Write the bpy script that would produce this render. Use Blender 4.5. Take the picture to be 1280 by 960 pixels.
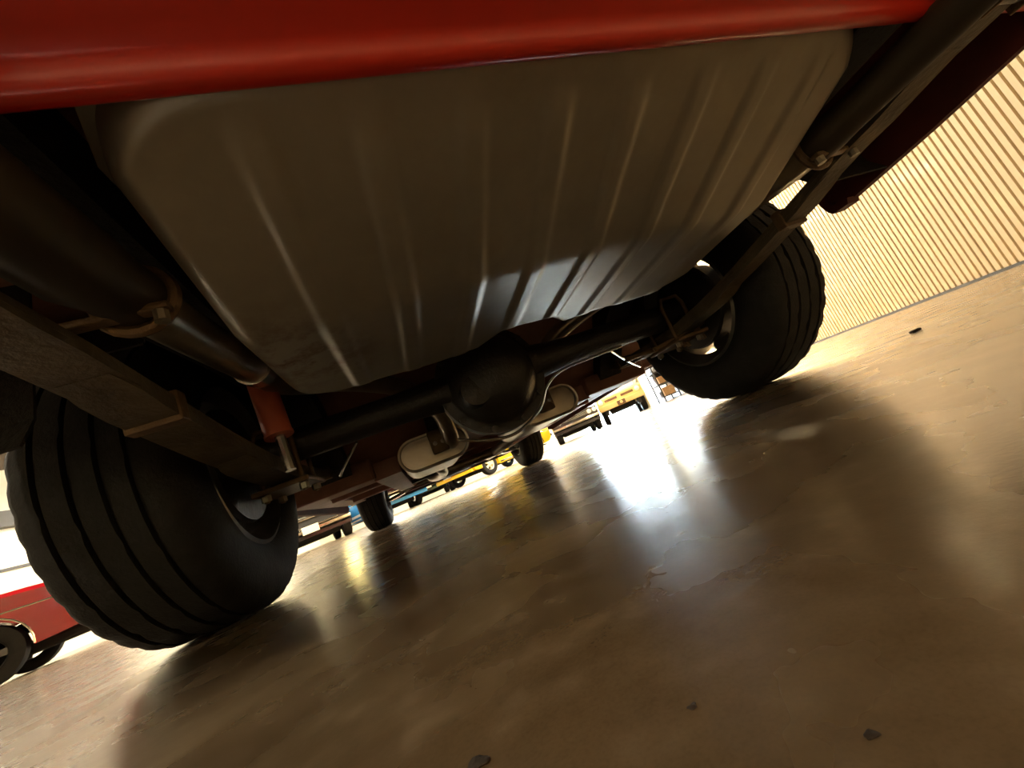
import bpy, bmesh, math, random
from mathutils import Matrix, Vector
random.seed(7)
PI = math.pi
for o in list(bpy.data.objects):
    bpy.data.objects.remove(o)
scene = bpy.context.scene
COL = scene.collection

# ------------------------------------------------------------------ camera
# world: X = car's right, Y = car's forward, rear axle at Y = 0, floor at Z = 0
F_PX = 499.3
CAM = Vector((-0.3211, -1.1135, 0.0855))
RIGHT = Vector((0.9022, -0.2030, -0.3806))
UP = Vector((0.3217, -0.2709, 0.9072))
FWD = Vector((0.2873, 0.9409, 0.1791))
cd = bpy.data.cameras.new('camera')
cd.sensor_fit = 'HORIZONTAL'
cd.sensor_width = 36.0
cd.lens = F_PX * 36.0 / 1280.0
cd.clip_start = 0.01
cd.clip_end = 200
cam = bpy.data.objects.new('camera', cd)
COL.objects.link(cam)
m = Matrix((RIGHT, UP, -FWD)).transposed().to_4x4()
m.translation = CAM
cam.matrix_world = m
scene.camera = cam

# ------------------------------------------------------------------ world, exposure
w = bpy.data.worlds.new('world')
scene.world = w
w.use_nodes = True
w.node_tree.nodes['Background'].inputs[0].default_value = (1.0, 0.86, 0.66, 1)
w.node_tree.nodes['Background'].inputs[1].default_value = 0.02
scene.view_settings.view_transform = 'Standard'
scene.view_settings.look = 'None'
scene.view_settings.gamma = 1.0
scene.view_settings.use_curve_mapping = False
scene.view_settings.exposure = 1.85
scene.cycles.max_bounces = 10
scene.cycles.diffuse_bounces = 5
scene.cycles.glossy_bounces = 6
scene.cycles.sample_clamp_indirect = 12.0
scene.cycles.blur_glossy = 0.6

# room frame: A = along the corrugated wall (away from camera), B = towards that wall
AX = Vector((0.414, 0.910, 0)).normalized()
BX = Vector((AX.y, -AX.x, 0))
ROOM_A0, ROOM_A1, ROOM_B0, ROOM_B1, ROOM_H = -8.0, 17.3, -14.2, 3.0, 5.0
def room(a, b, z=0.0):
    return AX * a + BX * b + Vector((0, 0, z))

# light strengths of the lamps and the glowing door (used by the builders below)
L_CEILING = 105.0
L_WALL = 200.0
L_DOOR = 25.0

# ------------------------------------------------------------------ materials
def nodes_of(name):
    mt = bpy.data.materials.new(name)
    mt.use_nodes = True
    nt = mt.node_tree
    return mt, nt, nt.nodes['Principled BSDF']

def ramp(nt, stops):
    r = nt.nodes.new('ShaderNodeValToRGB')
    els = r.color_ramp.elements
    while len(els) < len(stops):
        els.new(0.5)
    for e, (pos, col) in zip(els, stops):
        e.position = pos
        e.color = (*col, 1)
    return r

ramp0 = ramp
def noise(nt, scale, detail=6, rough=0.55, stretch=None, coord='Object'):
    tc = nt.nodes.new('ShaderNodeTexCoord')
    n = nt.nodes.new('ShaderNodeTexNoise')
    n.inputs['Scale'].default_value = scale
    n.inputs['Detail'].default_value = detail
    n.inputs['Roughness'].default_value = rough
    if stretch:
        mp = nt.nodes.new('ShaderNodeMapping')
        mp.inputs['Scale'].default_value = stretch
        nt.links.new(tc.outputs[coord], mp.inputs[0])
        nt.links.new(mp.outputs[0], n.inputs['Vector'])
    else:
        nt.links.new(tc.outputs[coord], n.inputs['Vector'])
    return n

def mat(name, c1, c2=None, rough=0.5, metal=0.0, scale=8.0, bump=0.0, bscale=60.0, coat=0.0, spec=0.5, stretch=None, lo=0.35, hi=0.7, rvar=0.0):
    mt, nt, b = nodes_of(name)
    b.inputs['Roughness'].default_value = rough
    b.inputs['Metallic'].default_value = metal
    b.inputs['Coat Weight'].default_value = coat
    b.inputs['Coat Roughness'].default_value = 0.08
    b.inputs['Specular IOR Level'].default_value = spec
    c2 = c2 or tuple(x * 0.75 for x in c1)
    n = noise(nt, scale, stretch=stretch)
    r = ramp(nt, [(lo, c2), (hi, c1)])
    nt.links.new(n.outputs['Fac'], r.inputs[0])
    nt.links.new(r.outputs[0], b.inputs['Base Color'])
    if rvar:
        mr = nt.nodes.new('ShaderNodeMapRange')
        mr.inputs['To Min'].default_value = max(0.02, rough - rvar)
        mr.inputs['To Max'].default_value = rough + rvar
        nt.links.new(n.outputs['Fac'], mr.inputs[0])
        nt.links.new(mr.outputs[0], b.inputs['Roughness'])
    if bump:
        n2 = noise(nt, bscale, detail=4)
        bp = nt.nodes.new('ShaderNodeBump')
        bp.inputs['Strength'].default_value = bump
        bp.inputs['Distance'].default_value = 0.01
        nt.links.new(n2.outputs['Fac'], bp.inputs['Height'])
        nt.links.new(bp.outputs[0], b.inputs['Normal'])
    return mt

def emit(name, col, strength):
    mt, nt, b = nodes_of(name)
    b.inputs['Base Color'].default_value = (*col, 1)
    b.inputs['Emission Color'].default_value = (*col, 1)
    b.inputs['Emission Strength'].default_value = strength
    n = noise(nt, 3.0)
    r = ramp(nt, [(0.2, tuple(x * 0.92 for x in col)), (0.8, col)])
    nt.links.new(n.outputs['Fac'], r.inputs[0])
    nt.links.new(r.outputs[0], b.inputs['Emission Color'])
    return mt

def floor_material():
    def ramp(nt, stops):
        r = ramp0(nt, stops); r.color_ramp.interpolation = 'B_SPLINE'; return r
    mt, nt, b = nodes_of('polished_concrete')
    n1 = noise(nt, 1.3, detail=4, rough=0.5)
    n2 = noise(nt, 9.0, detail=4, rough=0.5)
    n3 = noise(nt, 60.0, detail=5, rough=0.7)
    mix = nt.nodes.new('ShaderNodeMix'); mix.data_type = 'FLOAT'
    mix.inputs['Factor'].default_value = 0.5
    nt.links.new(n1.outputs['Fac'], mix.inputs[2]); nt.links.new(n2.outputs['Fac'], mix.inputs[3])
    mix2 = nt.nodes.new('ShaderNodeMix'); mix2.data_type = 'FLOAT'
    mix2.inputs['Factor'].default_value = 0.22
    nt.links.new(mix.outputs[0], mix2.inputs[2]); nt.links.new(n3.outputs['Fac'], mix2.inputs[3])
    r = ramp(nt, [(0.26, (0.075, 0.048, 0.022)), (0.45, (0.145, 0.098, 0.051)), (0.57, (0.195, 0.138, 0.075)), (0.76, (0.29, 0.22, 0.132))])
    nt.links.new(mix2.outputs[0], r.inputs[0])
    # dark oil stains
    n4 = noise(nt, 6.0, detail=3, rough=0.45)
    st = ramp(nt, [(0.40, (1, 1, 1)), (0.85, (0.22, 0.20, 0.17))])
    nt.links.new(n4.outputs['Fac'], st.inputs[0])
    ml = nt.nodes.new('ShaderNodeMix'); ml.data_type = 'RGBA'; ml.blend_type = 'MULTIPLY'
    ml.inputs[0].default_value = 1.0
    nt.links.new(r.outputs[0], ml.inputs[6]); nt.links.new(st.outputs[0], ml.inputs[7])
    # pale chips / scuffs
    n5 = noise(nt, 38.0, detail=2, rough=0.4)
    sc_ = ramp(nt, [(0.58, (0, 0, 0)), (0.85, (0.11, 0.09, 0.066))])
    nt.links.new(n5.outputs['Fac'], sc_.inputs[0])
    ad = nt.nodes.new('ShaderNodeMix'); ad.data_type = 'RGBA'; ad.blend_type = 'ADD'
    ad.inputs[0].default_value = 1.0
    nt.links.new(ml.outputs[2], ad.inputs[6]); nt.links.new(sc_.outputs[0], ad.inputs[7])
    n6 = noise(nt, 600.0, detail=3, rough=0.6)
    sp = ramp(nt, [(0.25, (0.84, 0.83, 0.81)), (0.75, (1.12, 1.12, 1.12))])
    nt.links.new(n6.outputs['Fac'], sp.inputs[0])
    mg = nt.nodes.new('ShaderNodeMix'); mg.data_type = 'RGBA'; mg.blend_type = 'MULTIPLY'
    mg.inputs[0].default_value = 1.0
    nt.links.new(ad.outputs[2], mg.inputs[6]); nt.links.new(sp.outputs[0], mg.inputs[7])
    nt.links.new(mg.outputs[2], b.inputs['Base Color'])
    rr = nt.nodes.new('ShaderNodeMapRange')
    rr.inputs['From Min'].default_value = 0.15; rr.inputs['From Max'].default_value = 0.85
    rr.inputs['To Min'].default_value = 0.20; rr.inputs['To Max'].default_value = 0.34
    nt.links.new(n2.outputs['Fac'], rr.inputs[0])
    nt.links.new(rr.outputs[0], b.inputs['Roughness'])
    b.inputs['Coat Weight'].default_value = 0.30
    b.inputs['Coat Roughness'].default_value = 0.17
    bp = nt.nodes.new('ShaderNodeBump')
    bp.inputs['Strength'].default_value = 0.055
    bp.inputs['Distance'].default_value = 0.006
    mx = nt.nodes.new('ShaderNodeMix'); mx.data_type = 'FLOAT'; mx.inputs['Factor'].default_value = 0.6
    nt.links.new(n2.outputs['Fac'], mx.inputs[2]); nt.links.new(n3.outputs['Fac'], mx.inputs[3])
    nt.links.new(mx.outputs[0], bp.inputs['Height'])
    nt.links.new(bp.outputs[0], b.inputs['Normal'])
    nt.links.new(bp.outputs[0], b.inputs['Coat Normal'])
    return mt

def tank_material():
    mt, nt, b = nodes_of('galvanised_tank_steel')
    n1 = noise(nt, 6.0, detail=8, rough=0.65)
    r = ramp(nt, [(0.3, (0.32, 0.295, 0.24)), (0.7, (0.42, 0.392, 0.325))])
    nt.links.new(n1.outputs['Fac'], r.inputs[0])
    # rust and mud towards the driver-side front corner of the tank
    tc = nt.nodes.new('ShaderNodeTexCoord')
    vd = nt.nodes.new('ShaderNodeVectorMath'); vd.operation = 'DISTANCE'
    vd.inputs[1].default_value = (-0.45, -0.46, 0.37)
    nt.links.new(tc.outputs['Object'], vd.inputs[0])
    mr = nt.nodes.new('ShaderNodeMapRange')
    mr.inputs['From Min'].default_value = 0.02; mr.inputs['From Max'].default_value = 0.17
    mr.inputs['To Min'].default_value = 1.0; mr.inputs['To Max'].default_value = 0.0
    nt.links.new(vd.outputs['Value'], mr.inputs[0])
    n2 = noise(nt, 26.0, detail=6, rough=0.7)
    m2 = nt.nodes.new('ShaderNodeMath'); m2.operation = 'MULTIPLY'
    r2 = ramp(nt, [(0.45, (0, 0, 0)), (0.60, (1, 1, 1))])
    nt.links.new(n2.outputs['Fac'], r2.inputs[0])
    nt.links.new(mr.outputs[0], m2.inputs[0]); nt.links.new(r2.outputs[0], m2.inputs[1])
    mixc = nt.nodes.new('ShaderNodeMix'); mixc.data_type = 'RGBA'
    nt.links.new(m2.outputs[0], mixc.inputs[0])
    nt.links.new(r.outputs[0], mixc.inputs[6])
    mixc.inputs[7].default_value = (0.15, 0.085, 0.04, 1)
    nt.links.new(mixc.outputs[2], b.inputs['Base Color'])
    b.inputs['Metallic'].default_value = 0.55
    b.inputs['Roughness'].default_value = 0.42
    bp = nt.nodes.new('ShaderNodeBump'); bp.inputs['Strength'].default_value = 0.06; bp.inputs['Distance'].default_value = 0.01
    nt.links.new(n1.outputs['Fac'], bp.inputs['Height'])
    nt.links.new(bp.outputs[0], b.inputs['Normal'])
    return mt

M = dict(
    floor=floor_material(), tank=tank_material(),
    red=mat('red_car_paint', (0.62, 0.022, 0.006), (0.56, 0.018, 0.005), rough=0.36, coat=0.35, scale=3, bump=0.02, bscale=400),
    red_inner=mat('dark_red_paint', (0.12, 0.016, 0.010), (0.07, 0.012, 0.008), rough=0.7, scale=9, bump=0.2),  # darker red than the valance paint
    pan=mat('red_oxide_underbody', (0.34, 0.15, 0.10), (0.20, 0.085, 0.055), rough=0.55, scale=7, bump=0.3, bscale=30),
    undercoat=mat('black_undercoating', (0.022, 0.019, 0.016), (0.012, 0.010, 0.009), rough=0.8, scale=15, bump=0.5, bscale=120),
    axle=mat('black_axle_paint', (0.030, 0.027, 0.025), (0.016, 0.014, 0.013), rough=0.48, scale=12, bump=0.25, bscale=90),
    spring=mat('rusty_spring_steel', (0.125, 0.095, 0.052), (0.065, 0.048, 0.027), rough=0.6, metal=0.2, scale=14, bump=0.3, bscale=80),
    rust=mat('brown_rusted_steel', (0.20, 0.125, 0.06), (0.10, 0.058, 0.026), rough=0.55, metal=0.35, scale=18, bump=0.3, bscale=110),
    pipe=mat('aluminised_pipe', (0.42, 0.37, 0.29), (0.25, 0.20, 0.14), rough=0.33, metal=0.75, scale=12, rvar=0.1),
    resonator=mat('heat_browned_resonator', (0.045, 0.030, 0.015), (0.022, 0.015, 0.008), rough=0.6, metal=0.3, scale=6),
    muffler=mat('pale_muffler_steel', (0.66, 0.60, 0.52), (0.50, 0.43, 0.34), rough=0.34, metal=0.55, scale=10, rvar=0.08),
    steel=mat('bright_steel', (0.75, 0.73, 0.70), (0.6, 0.58, 0.55), rough=0.25, metal=0.9, scale=20),
    chrome=mat('chrome', (0.9, 0.9, 0.88), (0.8, 0.8, 0.8), rough=0.1, metal=1.0, scale=5),
    orange=mat('orange_red_shock_paint', (0.62, 0.15, 0.08), (0.52, 0.11, 0.06), rough=0.5, scale=20),
    rubber=mat('tyre_rubber', (0.022, 0.021, 0.019), (0.013, 0.012, 0.011), rough=0.72, scale=25, bump=0.25, bscale=150, spec=0.3),
    rim=mat('grey_wheel_steel', (0.20, 0.19, 0.18), (0.10, 0.095, 0.09), rough=0.38, metal=0.7, scale=12),
    drum=mat('dark_cast_iron', (0.05, 0.045, 0.04), (0.03, 0.026, 0.022), rough=0.5, metal=0.5, scale=16, bump=0.2),
    bolt=mat('zinc_bolt', (0.34, 0.30, 0.24), (0.2, 0.17, 0.13), rough=0.4, metal=0.7, scale=30),
    wall=mat('cream_wall_paint', (0.80, 0.70, 0.50), (0.74, 0.64, 0.45), rough=0.55, scale=1.2),
    corrugated=mat('cream_corrugated_steel', (0.66, 0.53, 0.33), (0.62, 0.49, 0.30), rough=0.4, scale=0.8, coat=0.1),
    white_wall=mat('off_white_wall', (0.86, 0.82, 0.70), (0.80, 0.76, 0.64), rough=0.6, scale=0.6),
    ceiling=mat('dark_ceiling', (0.16, 0.14, 0.11), (0.12, 0.10, 0.08), rough=0.8, scale=1.0),
    beam=mat('dark_grey_beam', (0.07, 0.07, 0.07), (0.05, 0.05, 0.05), rough=0.5, scale=4),
    grey=mat('grey_pillar_paint', (0.36, 0.35, 0.30), (0.30, 0.29, 0.25), rough=0.5, scale=4),
    glass=mat('dark_tinted_glass', (0.03, 0.035, 0.035), (0.02, 0.024, 0.024), rough=0.08, scale=2, spec=0.8),
    black=mat('black_car_paint', (0.035, 0.032, 0.036), (0.026, 0.024, 0.027), rough=0.22, coat=0.8, scale=3),
    blue=mat('bright_blue_paint', (0.03, 0.30, 0.72), (0.025, 0.26, 0.66), rough=0.25, coat=0.7, scale=3),
    green=mat('dark_green_paint', (0.05, 0.085, 0.06), (0.035, 0.065, 0.045), rough=0.25, coat=0.7, scale=3),
    yellow=mat('taxi_yellow_paint', (0.88, 0.56, 0.02), (0.82, 0.50, 0.015), rough=0.25, coat=0.7, scale=3),
    crimson=mat('crimson_paint', (0.40, 0.006, 0.012), (0.34, 0.004, 0.009), rough=0.2, coat=0.8, scale=3),
    tan=mat('desert_tan_paint', (0.72, 0.50, 0.20), (0.66, 0.45, 0.17), rough=0.45, scale=4),
    white=mat('white_paint', (0.85, 0.85, 0.82), (0.78, 0.78, 0.75), rough=0.3, coat=0.4, scale=3),
    plate=mat('cream_licence_plate', (0.85, 0.80, 0.60), (0.80, 0.75, 0.55), rough=0.5, scale=9),
    lens_red=mat('red_lens', (0.35, 0.01, 0.01), (0.28, 0.008, 0.008), rough=0.15, scale=9, coat=0.5),
    lens=mat('clear_headlamp_lens', (0.80, 0.80, 0.76), (0.70, 0.70, 0.66), rough=0.12, scale=9, coat=0.8),
    slot=mat('black_grille', (0.02, 0.018, 0.016), (0.012, 0.011, 0.010), rough=0.6, scale=20),
    slot_brown=mat('brown_grille_mesh', (0.14, 0.075, 0.03), (0.10, 0.05, 0.02), rough=0.6, scale=20),
    vinyl=mat('dark_vinyl', (0.03, 0.028, 0.026), (0.02, 0.019, 0.018), rough=0.6, scale=20),
    chip=mat('dark_grit', (0.035, 0.022, 0.011), (0.02, 0.013, 0.007), rough=0.8, scale=60, bump=0.4),
    card=mat('brown_cardboard', (0.33, 0.2, 0.1), (0.25, 0.15, 0.075), rough=0.8, scale=12),
    lamp_ceiling=emit('warm_tube_glow', (1.0, 0.86, 0.64), L_CEILING),
    lamp_wall=emit('amber_lamp_glow', (1.0, 0.74, 0.40), L_WALL),
    added_lamp_yellow=emit('added_yellow_lamp_glow', (1.0, 0.80, 0.30), 9.0),
    door_glow=emit('glowing_door_panel', (0.76, 0.92, 1.0), L_DOOR),  # emission added to a white door to make it a bright source
)

# ------------------------------------------------------------------ mesh helpers
class MB:
    def __init__(self):
        self.v = []; self.f = []
    def add(self, vs, fs):
        n = len(self.v)
        self.v += [tuple(x) for x in vs]
        self.f += [tuple(i + n for i in f) for f in fs]
        return self
    def box(self, x0, x1, y0, y1, z0, z1):
        v = [(x, y, z) for z in (z0, z1) for y in (y0, y1) for x in (x0, x1)]
        return self.add(v, [(0, 2, 3, 1), (4, 5, 7, 6), (0, 1, 5, 4), (2, 6, 7, 3), (0, 4, 6, 2), (1, 3, 7, 5)])
    def bevel_box(self, x0, x1, y0, y1, z0, z1, r):
        # chamfered in all three axes
        cx, cy, cz = (x0 + x1) / 2, (y0 + y1) / 2, (z0 + z1) / 2
        hx, hy, hz = (x1 - x0) / 2, (y1 - y0) / 2, (z1 - z0) / 2
        bm = bmesh.new()
        bmesh.ops.create_cube(bm, size=2)
        for v in bm.verts:
            v.co = Vector((cx + v.co.x * hx, cy + v.co.y * hy, cz + v.co.z * hz))
        bmesh.ops.bevel(bm, geom=bm.edges[:], offset=r, segments=2, affect='EDGES', profile=0.6)
        bm.verts.index_update()
        self.add([v.co for v in bm.verts], [[v.index for v in f.verts] for f in bm.faces])
        bm.free()
        return self
    def tube(self, pts, r, n=14, cap=True):
        pts = [Vector(p) for p in pts]
        rs = r if isinstance(r, (list, tuple)) else [r] * len(pts)
        base = len(self.v)
        t0 = (pts[1] - pts[0]).normalized()
        up = Vector((0, 0, 1)) if abs(t0.z) < 0.9 else Vector((0, 1, 0))
        for i, p in enumerate(pts):
            t = (pts[min(i + 1, len(pts) - 1)] - pts[max(i - 1, 0)]).normalized()
            s = t.cross(up).normalized(); u = s.cross(t).normalized(); up = u
            for k in range(n):
                a = 2 * PI * k / n
                self.v.append(tuple(p + (s * math.cos(a) + u * math.sin(a)) * rs[i]))
        for i in range(len(pts) - 1):
            for k in range(n):
                a = base + i * n + k; b = base + i * n + (k + 1) % n
                self.f.append((a, b, b + n, a + n))
        if cap:
            self.f.append(tuple(base + k for k in range(n))[::-1])
            e = base + (len(pts) - 1) * n
            self.f.append(tuple(e + k for k in range(n)))
        return self
    def lathe(self, prof, c, axis='X', n=48, closed=False):
        # prof: list of (along, radius)
        c = Vector(c); base = len(self.v)
        for (t, r) in prof:
            for k in range(n):
                a = 2 * PI * k / n
                q = {'X': (t, r * math.cos(a), r * math.sin(a)), 'Y': (r * math.sin(a), t, r * math.cos(a)), 'Z': (r * math.cos(a), r * math.sin(a), t)}[axis]
                self.v.append((c.x + q[0], c.y + q[1], c.z + q[2]))
        m_ = len(prof)
        for i in range(m_ if closed else m_ - 1):
            j = (i + 1) % m_
            for k in range(n):
                k2 = (k + 1) % n
                self.f.append((base + i * n + k, base + i * n + k2, base + j * n + k2, base + j * n + k))
        return self
    def loft(self, rings, cap=True):
        base = len(self.v); n = len(rings[0])
        for r in rings:
            self.v += [tuple(p) for p in r]
        for i in range(len(rings) - 1):
            for k in range(n):
                a = base + i * n + k; b = base + i * n + (k + 1) % n
                self.f.append((a, b, b + n, a + n))
        if cap:
            self.f.append(tuple(base + k for k in range(n))[::-1])
            e = base + (len(rings) - 1) * n
            self.f.append(tuple(e + k for k in range(n)))
        return self
    def strip(self, path, x0, x1, th):
        # a bent sheet: (y, z) path swept from x0 to x1 with thickness
        P = [Vector((0, y, z)) for y, z in path]
        N = []
        for i in range(len(P)):
            t = (P[min(i + 1, len(P) - 1)] - P[max(i - 1, 0)]).normalized()
            N.append(Vector((0, -t.z, t.y)))
        ring = P + [p + nn * th for p, nn in zip(P[::-1], N[::-1])]
        return self.loft([[(x0, p.y, p.z) for p in ring], [(x1, p.y, p.z) for p in ring]])
    def build(self, name, mt, parent=None, smooth=False, sharp=35):
        me = bpy.data.meshes.new(name)
        me.from_pydata(self.v, [], self.f)
        bm = bmesh.new(); bm.from_mesh(me)
        big = [f for f in bm.faces if len(f.verts) > 6]
        if big:
            bmesh.ops.triangulate(bm, faces=big)
        bmesh.ops.recalc_face_normals(bm, faces=bm.faces[:])
        if smooth:
            for f in bm.faces:
                f.smooth = True
            for e in bm.edges:
                if len(e.link_faces) == 2 and e.calc_face_angle(0) > math.radians(sharp):
                    e.smooth = False
        bm.to_mesh(me); bm.free()
        me.materials.append(M[mt] if isinstance(mt, str) else mt)
        o = bpy.data.objects.new(name, me)
        COL.objects.link(o)
        if parent is not None:
            o.parent = parent
        return o

def spline(pts, k=8):
    P = [Vector(p) for p in pts]
    out = []
    for i in range(len(P) - 1):
        a, b, c, d = P[max(i - 1, 0)], P[i], P[i + 1], P[min(i + 2, len(P) - 1)]
        for j in range(k):
            t = j / k
            out.append(0.5 * ((2 * b) + (c - a) * t + (2 * a - 5 * b + 4 * c - d) * t * t + (3 * b - a - 3 * c + d) * t ** 3))
    out.append(P[-1])
    return out

def empty(name, loc=(0, 0, 0), rz=0.0):
    o = bpy.data.objects.new(name, None)
    o.location = loc; o.rotation_euler = (0, 0, rz)
    o.empty_display_size = 0.2
    COL.objects.link(o)
    return o

def tag(o, label, cat, group=None):
    o['label'] = label; o['category'] = cat
    if group:
        o['group'] = group
    return o

def structure(o):
    o['kind'] = 'structure'
    return o

def copy_tree(o, parent=None):
    c = o.copy(); COL.objects.link(c)
    c.parent = parent
    for ch in list(o.children):
        copy_tree(ch, c)
    return c

def inst(src, name, parent, loc, rz=0.0):
    c = bpy.data.objects.new(name, src.data)
    COL.objects.link(c); c.parent = parent
    c.location = loc; c.rotation_euler = (0, 0, rz)
    return c

def room_obj(name, mt, quads, parent=None):
    mb = MB()
    for q in quads:
        mb.add(q, [tuple(range(len(q)))])
    return mb.build(name, mt, parent)

def room_box(mb, a0, a1, b0, b1, z0, z1):
    v = [room(a, b, z) for z in (z0, z1) for a in (a0, a1) for b in (b0, b1)]
    return mb.add(v, [(0, 2, 3, 1), (4, 5, 7, 6), (0, 1, 5, 4), (2, 6, 7, 3), (0, 4, 6, 2), (1, 3, 7, 5)])

# ------------------------------------------------------------------ the hall
a0, a1, b0, b1, H = ROOM_A0, ROOM_A1, ROOM_B0, ROOM_B1, ROOM_H
structure(room_box(MB(), a0 - .2, a1 + .2, b0 - .2, b1 + .2, -0.1, 0.0).build('floor', 'floor'))
structure(room_box(MB(), a0 - .2, a1 + .2, b0 - .2, b1 + .2, H, H + 0.1).build('ceiling', 'ceiling'))
structure(room_box(MB(), a1, a1 + .15, b0, b1 + .2, 0, H).build('wall_back', 'white_wall'))
structure(room_box(MB(), a0, a1, b0 - .15, b0, 0, H).build('wall_left', 'white_wall'))
structure(room_box(MB(), a0 - .15, a0, b0, b1 + .2, 0, H).build('wall_front', 'wall'))
wr = structure(room_box(MB(), a0, a1, b1 + 0.03, b1 + .18, 0, H).build('wall_right', 'wall'))
# corrugated sheets on the right wall: flat ribs parted by narrow deep grooves
PITCH, NR = 0.0475, 19
SHEET = PITCH * NR
prof = []
for i in range(NR):
    s = i * PITCH
    prof += [(s, 0.0), (s + PITCH * .68, 0.0), (s + PITCH * .74, 0.018), (s + PITCH * .94, 0.018)]
prof.append((SHEET - 0.003, 0.0))
mb = MB()
vs = [room(0, 0, 0.02) + AX * s + BX * (d + 0.0) for s, d in prof] + [room(0, 0, H) + AX * s + BX * d for s, d in prof]
n = len(prof)
mb.add(vs, [(i, i + 1, n + i + 1, n + i) for i in range(n - 1)])
k = 0
sheet0 = None
while a0 + (k + 1) * SHEET <= a1 + 0.01:
    pos = room(a0 + k * SHEET, b1, 0)
    if sheet0 is None:
        sheet0 = mb.build('panel', 'corrugated', wr); sheet0.location = pos
    else:
        inst(sheet0, 'panel', wr, pos)
    k += 1
structure(room_box(MB(), a0, a1, b1 - 0.012, b1 + .03, 0, 0.018).build('baseboard_right', 'beam'))
# dark beam, thin rail on the left wall
structure(room_box(MB(), a0, a1, b0, b0 + .25, 3.45, 3.85).build('trim_1', 'beam'))
structure(room_box(MB(), a0, a1, b0, b0 + .06, 2.40, 2.46).build('trim_2', 'beam'))
# grey corner pillar
structure(room_box(MB(), a1 - .35, a1, b1 - .45, b1 - .12, 0, H).build('trim_3', 'grey'))
# sectional doors in the back wall, panels with an added glow that lights floor and tank
def sectional_door(name, bl, br, mt='door_glow', rows=8, cols=4, top=3.5):
    d = structure(room_box(MB(), a1 - .05, a1 - .01, bl, br, 0, top).build(name, 'grey'))
    hh = top / rows; ww = (br - bl) / cols
    for r in range(rows):
        for c in range(cols):
            p0 = room_box(MB(), a1 - .09, a1 - .05, bl + c * ww + .012, bl + (c + 1) * ww - .012, r * hh + .012, (r + 1) * hh - .012)
            p0.build('panel', mt, d)
    return d
sectional_door('door_1', 0.1, 2.45, cols=2)

def ceiling_lamp(x, y, label, mt='lamp_ceiling', L=1.5, W=0.32, rz=0.0, z=4.45):
    t = empty('ceiling_lamp', (x, y, z), rz)
    tag(t, label, 'lamp', 'ceiling lamps of the hall')
    hb = MB().bevel_box(-W / 2 - .03, W / 2 + .03, -L / 2 - .03, L / 2 + .03, 0.02, 0.12, 0.012).build('housing', 'white', t)
    MB().box(-W / 2, W / 2, -L / 2, L / 2, 0.0, 0.018).build('diffuser', mt, t)
    for s in (-1, 1):
        MB().tube([(0, s * L * .35, 0.12), (0, s * L * .35, H - z)], 0.008, 6).build('hanger_rod', 'grey', t)
    return t
rzr = -math.atan2(AX.x, AX.y)
ceiling_lamp(-3.6, 7.0, 'hanging tube lamp above the black car', rz=rzr, L=2.0)
ceiling_lamp(-8.5, 5.5, 'hanging tube lamp above the crimson car', rz=rzr, L=2.2)
ceiling_lamp(1.6, 9.2, 'hanging tube lamp above the yellow car', rz=rzr)
ceiling_lamp(-6.0, 12.5, 'hanging tube lamp furthest to the left near the back wall', rz=rzr)
ceiling_lamp(-2.6, -4.2, 'added hanging tube lamp behind the camera, lighting the near floor and valance', rz=rzr, L=0.5)  # unseen lamp added to light the valance and the near floor
ceiling_lamp(5.6, 10.8, 'hanging tube lamp in front of the bright door', rz=rzr)
for b_, lb in ((-1.6, 'added wall-washing tube lamp at the back wall, right of three'), (-5.6, 'added wall-washing tube lamp at the back wall, middle of three'), (-9.8, 'added wall-washing tube lamp at the back wall, left of three')):  # unseen lamps added to brighten the back wall and its floor reflection
    p_ = room(a1 - 1.1, b_)
    ceiling_lamp(p_.x, p_.y, lb, rz=rzr + PI / 2)

# unseen yellow panel lamp, added for the yellow streak on the floor
t = empty('added_panel_lamp', room(a1 - .14, -12.7, 1.9), rzr)
tag(t, 'added yellow glowing panel on the back wall behind the black coupe', 'lamp')
MB().bevel_box(-.55, .55, .0, .13, -.5, .5, .015).build('housing', 'grey', t)
MB().box(-.50, .50, -.012, .0, -.45, .45).build('diffuser', 'added_lamp_yellow', t)
# amber lamp on a bracket in front of the corrugated wall
t = empty('wall_lamp', (4.35, 3.25, 2.7), rzr)
tag(t, 'amber bracket lamp mounted high on the corrugated wall', 'lamp')
MB().bevel_box(-.22, .22, -.40, .40, .06, .16, .02).build('housing', 'grey', t)
MB().box(-.18, .18, -.36, .36, .04, .06).build('diffuser', 'lamp_wall', t)
MB().tube([(.1, 0, .11), (.48, 0, .11)], .02, 8).build('bracket_arm', 'grey', t)

# ------------------------------------------------------------------ the red car overhead, seen from below its tail
car = tag(empty('red_car', (0, 0, 0)), 'red car seen from underneath its tail, ribbed silver fuel tank and rear axle overhead', 'car')
AZ = 0.337          # rear axle height
# --- tail valance
MB().strip([(-.8320, .449), (-.8330, .4425), (-.8365, .4390), (-.8415, .4386), (-.8455, .4410), (-.8480, .4460), (-.8510, .4530), (-.8570, .4580), (-.8700, .4630), (-.9000, .4760), (-.9500, .5020), (-.9900, .535), (-1.005, .58), (-.995, .66), (-.975, .73)], -.885, .885, .003).build('rear_valance', 'red', car, True, 80)
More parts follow.
